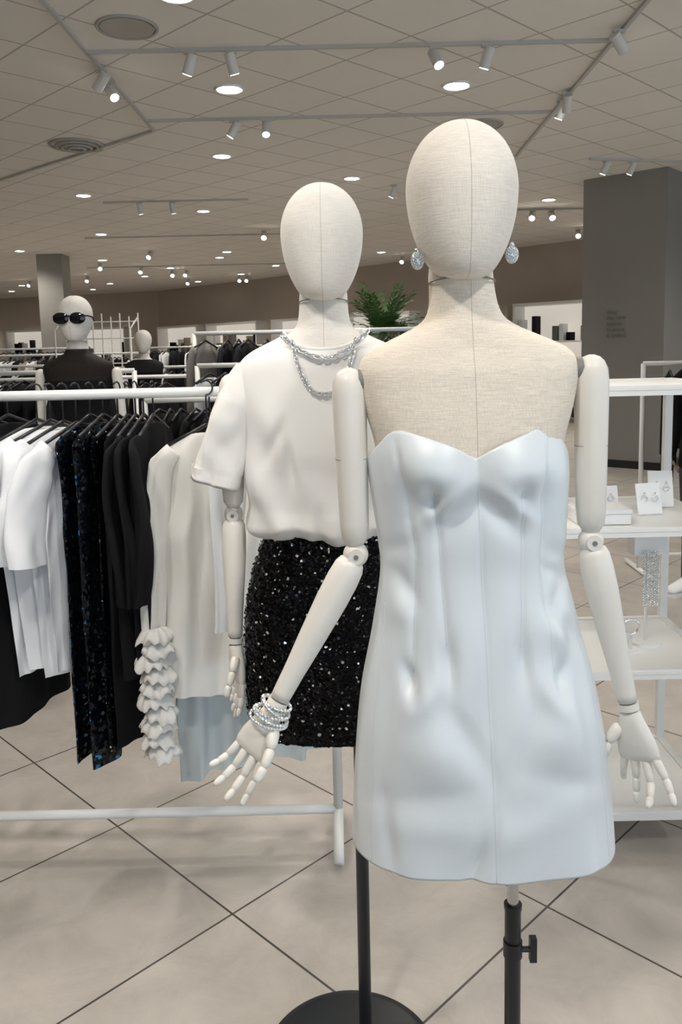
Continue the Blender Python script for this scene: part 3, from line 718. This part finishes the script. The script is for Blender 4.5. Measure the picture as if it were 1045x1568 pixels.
# shopper standing at the far right behind the shelf (continuous skinned figure, black coat, jeans, sneakers)
def shopper(px,py):
    E=empty('shopper',(px,py,0)); rot=A(-60); E.rotation_euler[2]=rot
    def prof(name,rows,m,p=2.2,n=32):
        M=Mesh(); M.loft([[V((cx+rx*se(math.cos(t),p),cy+ry*se(math.sin(t),p),z)) for t in [2*PI*j/n for j in range(n)]] for z,cx,cy,rx,ry in rows],m); M.obj(name,E)
    skin=mat('skin_tone',(.48,.30,.21),.55); hair=mat('dark_hair',(.015,.01,.008),.5)
    for sx in(-1,1):
        prof('leg_'+('l' if sx<0 else 'r'),[(.06,sx*.10,0,.050,.055),(.15,sx*.10,.0,.052,.058),(.32,sx*.10,.015,.062,.068),(.50,sx*.095,-.005,.064,.068),(.62,sx*.092,0,.078,.082),(.80,sx*.088,0,.090,.098),(.92,sx*.070,.0,.095,.105)],M_denim)
        M=Mesh(); rg=[]
        for y,w,h in((.07,.028,.06),(.05,.038,.085),(0,.042,.11),(-.05,.042,.085),(-.12,.048,.06),(-.17,.046,.045),(-.20,.030,.03)):
            rg.append([V((sx*.10+w*math.cos(t),y,.022+h/2+h/2*math.sin(t))) for t in [2*PI*j/20 for j in range(20)]])
        M.loft(rg,M_white); M.box((sx*.10,-.065,.013),(.09,.26,.026),M_card); M.obj('sneaker_'+('l' if sx<0 else 'r'),E)
        M=Mesh(); M.tube([(sx*.17,0,1.40),(sx*.215,0,1.36),(sx*.235,.01,1.22),(sx*.24,.01,1.10),(sx*.235,-.03,.98),(sx*.23,-.06,.88)],[.045,.055,.052,.046,.040,.034],M_black,20); 
        hand(M,(sx*.23,-.065,.87),(0,-.2,-1),(0,1,-.2),skin,.35,1); M.obj('arm_'+('l' if sx<0 else 'r'),E)
    prof('coat',[(.82,0,0,.185,.125),(.95,0,0,.18,.125),(1.08,0,0,.16,.11),(1.25,0,0,.175,.12),(1.36,0,0,.19,.115),(1.42,0,0,.16,.09),(1.455,0,.01,.075,.07),(1.48,0,.01,.06,.06)],M_black)
    prof('neck',[(1.44,0,.01,.052,.055),(1.50,0,.005,.05,.052),(1.55,0,0,.048,.055)],skin)
    prof('head',[(1.495,0,-.03,.02,.025),(1.505,0,-.025,.045,.055),(1.53,0,-.015,.062,.078),(1.58,0,-.005,.072,.092),(1.63,0,0,.074,.096),(1.68,0,.004,.068,.088),(1.71,0,.006,.048,.062),(1.722,0,.006,.01,.012)],skin,2.1)
    M=Mesh(); M.ball((0,.018,1.645),(.082,.098,.092),hair,24,16); M.ball((0,.055,1.54),(.070,.050,.10),hair,20,12); M.obj('hair',E)
    M=Mesh(); M.tube([(0,-.092,1.62),(0,-.104,1.592),(0,-.112,1.575),(0,-.098,1.568)],[.006,.010,.012,.006],skin,10)
    for sx in(-1,1): M.ball((sx*.030,-.084,1.612),(.011,.008,.006),M_white,10,6); M.ball((sx*.030,-.091,1.612),.0045,hair,8,6); M.ball((sx*.074,.005,1.600),(.008,.018,.028),skin,10,8); M.tube([(sx*.045,-.080,1.632),(sx*.018,-.092,1.634)],.003,hair,6)
    M.ball((0,-.090,1.545),(.022,.007,.006),mat('lip_rose',(.40,.14,.12),.5),12,6); M.obj('face',E)
shopper(2.28,5.02)

# ------------------------------------------------------------------ room shell
CZ=3.7
def slab(name,c,d,m,rz=0):
    M=Mesh(); M.box((0,0,0),d,m); o=M.obj(name,None,c); o.rotation_euler[2]=rz; return o
slab('floor',(-6,16,-.05),(36,44,.1),M_floor)
slab('ceiling',(-6,16,CZ+.05),(36,44,.1),M_ceil)
def wall(name,a,b,m,t=.2,z0=0,z1=CZ):
    a=V((*a,0));b=V((*b,0)); d=b-a; return slab(name,((a.x+b.x)/2,(a.y+b.y)/2,(z0+z1)/2),(d.length,t,z1-z0),m,math.atan2(d.y,d.x))
wall('wall_back_right',(9.5,12.5),(-6,28),M_taupe)
wall('wall_back',(-6,28),(-23.8,33.5),M_taupe)
wall('wall_left',(-23.8,-5.8),(-23.8,33.5),M_taupe)
wall('wall_right',(9.5,7),(9.5,12.5),M_taupe)
wall('wall_right_header',(9.5,-5.8),(9.5,7),M_taupe,z0=3.0)
wall('wall_front_header',(-1.7,-5.8),(9.5,-5.8),M_taupe,z0=3.2)
wall('wall_front',(-23.8,-5.8),(-1.7,-5.8),M_taupe)
M=Mesh()
for i in range(7): M.box((-1.6+i*1.84,-5.8,1.6),(.10,.12,3.2),M_blackmetal)
M.box((3.9,-5.8,.1),(11.2,.14,.2),M_blackmetal)
for i in range(7): M.box((9.5,-5.6+i*2.1,1.5),(.12,.10,3.0),M_blackmetal)
M.box((9.5,.6,.1),(.14,12.8,.2),M_blackmetal); M.obj('window_1')
slab('column',(3.96,10.9,CZ/2),(1.07,1.07,CZ),M_col,A(-41))
slab('column.001',(-5.95,17.5,CZ/2),(.52,.52,CZ),M_col,0)
slab('baseboard_column',(3.96,10.9,.05),(1.10,1.10,.10),M_blackmetal,A(-41))
cu=bpy.data.curves.new('wall_lettering','FONT'); cu.body='shop\nthe new\nseason\nin store\n& online'; cu.size=.075; cu.extrude=.002; cu.materials.append(M_greyc)
o=bpy.data.objects.new('wall_lettering',cu); bpy.context.collection.objects.link(o)
o.location=(3.45,10.60,1.98); o.rotation_euler=(PI/2,0,A(-41))
def bay(name,cx,cy,ang,w,h,z0=.1,n=3,panel=M_warmpanel):
    M=Mesh(); R=Matrix.Rotation(ang,3,'Z'); C=V((cx,cy,0))
    def b(lx,ly,z,sx,sy,sz,m): M.box(C+R@V((lx,ly,0))+V((0,0,z)),(sx,sy,sz),m,ang)
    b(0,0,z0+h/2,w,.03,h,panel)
    for s in(-1,1): b(s*w/2,-.2,z0+h/2,.05,.42,h,M_rack)
    b(0,-.2,z0+h,w+.05,.42,.06,M_rack)
    for k in range(1,n): b(0,-.18,z0+h*k/n,w,.34,.03,M_rack)
    rnd=random.Random(int(cx*10+cy*7)&1023)
    for k in range(n):
        q=int(w/.16)
        for i in range(q):
            if rnd.random()<.7:
                hh=rnd.uniform(.12,h/n*.7); b(-w/2+.1+i*.16,-.2,z0+h*k/n+.02+hh/2,.09,.2,hh,rnd.choice([M_black,M_greyc,M_tan,M_white,M_black2]))
    M.obj(name)
def onwallA(t,off=.15): return (8.5-t*.70711-off*.70711,13.5+t*.70711-off*.70711)
for i,(t,w) in enumerate(((3.3,1.6),(5.3,1.8),(7.6,1.8),(10.2,2.2),(13.0,2.2),(16.0,2.4),(18.8,2.2))):
    x,y=onwallA(t); bay('wall_display_bay'+('' if i==0 else '.%03d'%i),x,y,A(-45),w,2.35,n=2+i%2)
for i in range(6):
    t=2+i*2.7; d=V((-17.8,5.5)).normalized(); bay('wall_display_bay.%03d'%(i+7),-6+d.x*t-.1,28+d.y*t-.3,math.atan2(-d.y,-d.x),2.0,2.4,n=2+i%2)
slab('exit_sign',(-7.3,24,2.85),(.32,.06,.14),M_red)

# ------------------------------------------------------------------ ceiling fixtures
DL=[(-.83,6.86,.11),(1.0,6.9,.11),(-1.21,9.1,.10),(.21,10.4,.10),(-3.32,11.1,.10),(-1.97,12.5,.10),(3.1,12.2,.10),(-4.1,14.6,.10),(-2.3,17.5,.10),(.98,18.2,.10),(-6.3,16.6,.10),(-.91,5.10,.11),(1.1,3.0,.11),(-1.0,2.6,.11)]
for iy in range(6):
    for ix in range(6):
        x=-13+ix*2.6+(iy%2)*1.1; y=18.5+iy*2.0
        if x+y<21.0 : DL.append((x,y,.10))
M=Mesh()
for x,y,r in DL:
    M.torus((x,y,CZ-.004),(0,0,1),r*1.0,.012,M_rack,28,6); M.cyl((x,y,CZ-.012),(x,y,CZ-.002),r*.8,M_lamp,24)
M.obj('recessed_downlights')
M=Mesh()
for x,y,r in((-1.32,5.57,.19),(1.41,8.1,.2),(-3.3,8.0,.1)):
    M.torus((x,y,CZ-.004),(0,0,1),r,.012,M_vent,36,6); M.cyl((x,y,CZ-.012),(x,y,CZ-.001),r*.9,M_vent,32)
M.obj('ceiling_speakers')
M=Mesh()
for k in range(4): M.torus((-2.58,8.5,CZ-.01-.012*k),(0,0,1),.26-.06*k,.014,M_vent,36,6)
M.cyl((-2.58,8.5,CZ-.03),(-2.58,8.5,CZ-.002),.07,M_col,24); M.obj('air_vent')
M=Mesh(); T=.028
def tr(a,b): 
    a=V((*a,CZ-.012)); b=V((*b,CZ-.012)); d=b-a; M.box((a+b)/2,(d.length,T,.024),M_track,math.atan2(d.y,d.x))
tr((-1.72,2.6),(-1.69,8.0)); tr((1.90,2.6),(2.02,9.4)); tr((-1.7,5.97),(1.93,5.97)); tr((-1.7,7.68),(1.96,7.68)); tr((-1.69,8.0),(-4.3,10.3))
tr((-4.5,15),(0,15)); tr((-6,20),(0,20)); tr((2.9,9.6),(4.4,9.9)); tr((-3.2,11.6),(-1.2,11.6)); tr((2.4,13),(4.4,13))
M.obj('ceiling_light_track')
def headlamp(M,x,y,d,L=.14,r=.038,lm=None,big=1):
    d=V(d).normalized(); z=CZ-.03; p=V((x,y,z)); q=p+V((0,0,-.07))
    M.cyl(p,q,.010,M_track,8); M.box(p,(.08,.03,.02),M_track)
    a=q-d*L*.45; b=q+d*L*.55; M.cyl(a,b,r,M_spot,20); M.cyl(b-d*.004,b+d*.002,r*.82*big,lm or M_lamp,20)
HL=[(-.99,5.97,(-.35,.25,-.9)),(-.70,5.97,(.2,.35,-.9)),(.72,5.97,(.25,-.5,-.8)),(1.08,5.97,(-.25,.3,-.9)),(-.90,7.68,(-.5,.1,-.8)),(-.61,7.68,(.0,-.5,-.8)),(-1.7,6.3,(-.6,.35,-.6)),(-1.7,6.55,(.45,-.5,-.7)),
(1.92,5.75,(.6,.4,-.6)),(1.95,7.1,(.1,.6,-.8)),(1.96,7.3,(-.3,.3,-.9)),(-2.7,11.6,(.1,.3,-.9)),(-2.25,11.6,(.1,.3,-.9)),(.75,10.8,(-.4,.2,-.8)),(3.1,9.65,(-.3,.3,-.8)),(3.42,9.7,(-.3,.3,-.8)),
(1.92,3.6,(-.5,-.5,-.8)),(-1.71,3.6,(.5,-.5,-.8)),(1.91,3.2,(-.5,-.5,-.8))]
M=Mesh()
for h in HL: headlamp(M,*h)
for x,y in((-4.7,20),(-3.8,17),(-4.15,21),(-3.8,21),(-2.7,23),(-2.5,23),(-8.5,23),(-1.25,14.5),(1.5,19),(3.35,13),(3.05,13),(-4.2,23.5),(-6.6,22),(-5.4,19),(-.6,20),(4.4,15.2),(-9.2,20)): headlamp(M,x,y,(random.uniform(-.3,.3),-.75,-.6),.16,.05,M_lampfar,1.0)
M.obj('track_spotlights')

# ------------------------------------------------------------------ lights
def spot(loc,tgt,P,ang=70,col=(1,.93,.83),size=.06,blend=.6):
    L=bpy.data.lights.new('spot_lamp','SPOT'); L.energy=P; L.color=col; L.spot_size=A(ang); L.spot_blend=blend; L.shadow_soft_size=size
    o=bpy.data.objects.new('spot_lamp',L); bpy.context.collection.objects.link(o); o.location=loc
    o.rotation_euler=(V(tgt)-V(loc)).to_track_quat('-Z','Y').to_euler()
def area(loc,tgt,P,sx,sy,col,portal=False):
    L=bpy.data.lights.new('area_lamp','AREA'); L.shape='RECTANGLE'; L.size=sx; L.size_y=sy; L.energy=P; L.color=col
    if portal: L.cycles.is_portal=True
    o=bpy.data.objects.new('area_lamp',L); bpy.context.collection.objects.link(o); o.location=loc
    o.rotation_euler=(V(tgt)-V(loc)).to_track_quat('-Z','Y').to_euler()
WARM=(1,.935,.85)
spot((1.92,3.2,3.45),(.2,1.4,1.4),80,60,WARM); spot((-1.71,3.6,3.45),(-.1,1.9,1.3),90,70,WARM)
spot((-.6,.2,3.5),(.0,1.6,1.3),105,65,WARM,.10); spot((1.1,-.2,3.5),(.3,1.3,1.2),100,65,(1,.97,.94),.10)
spot((-1.6,.9,3.5),(-1.0,2.5,1.0),105,80,WARM,.12)
for x,y,r in DL[:14]: spot((x,y,CZ-.05),(x,y,0),(90 if y<4 else 160),140,WARM,.12,1)
for x,y in((-8,9),(-8,14),(-10,20),(-4,22),(-14,24),(5.5,8),(5,14),(-9,4),(-5,2),(5,2),(0,22)): spot((x,y,CZ-.05),(x,y,0),320,150,WARM,.2,1)
area((9.4,.6,1.6),(0,.6,1.6),1,12.4,2.8,(1,1,1),True)
area((3.9,-5.7,1.7),(3.9,5,1.7),1,11,3.0,(1,1,1),True)
w=bpy.data.worlds.new('World'); bpy.context.scene.world=w; w.use_nodes=True
bg=w.node_tree.nodes['Background']; bg.inputs[0].default_value=(.72,.86,1,1); bg.inputs[1].default_value=2.2
bpy.context.scene.view_settings.view_transform='Standard'

# ------------------------------------------------------------------ camera
cam=bpy.data.cameras.new('camera'); co=bpy.data.objects.new('camera',cam); bpy.context.collection.objects.link(co)
cam.sensor_fit='VERTICAL'; cam.sensor_height=36; cam.lens=1250/1568*36; cam.shift_y=-.059; cam.clip_start=.05; cam.clip_end=200
co.matrix_world=Matrix.Translation((0,0,1.6))@Matrix.Rotation(A(90-7.1),4,'X')@Matrix.Rotation(A(-1.3),4,'Z')
bpy.context.scene.camera=co
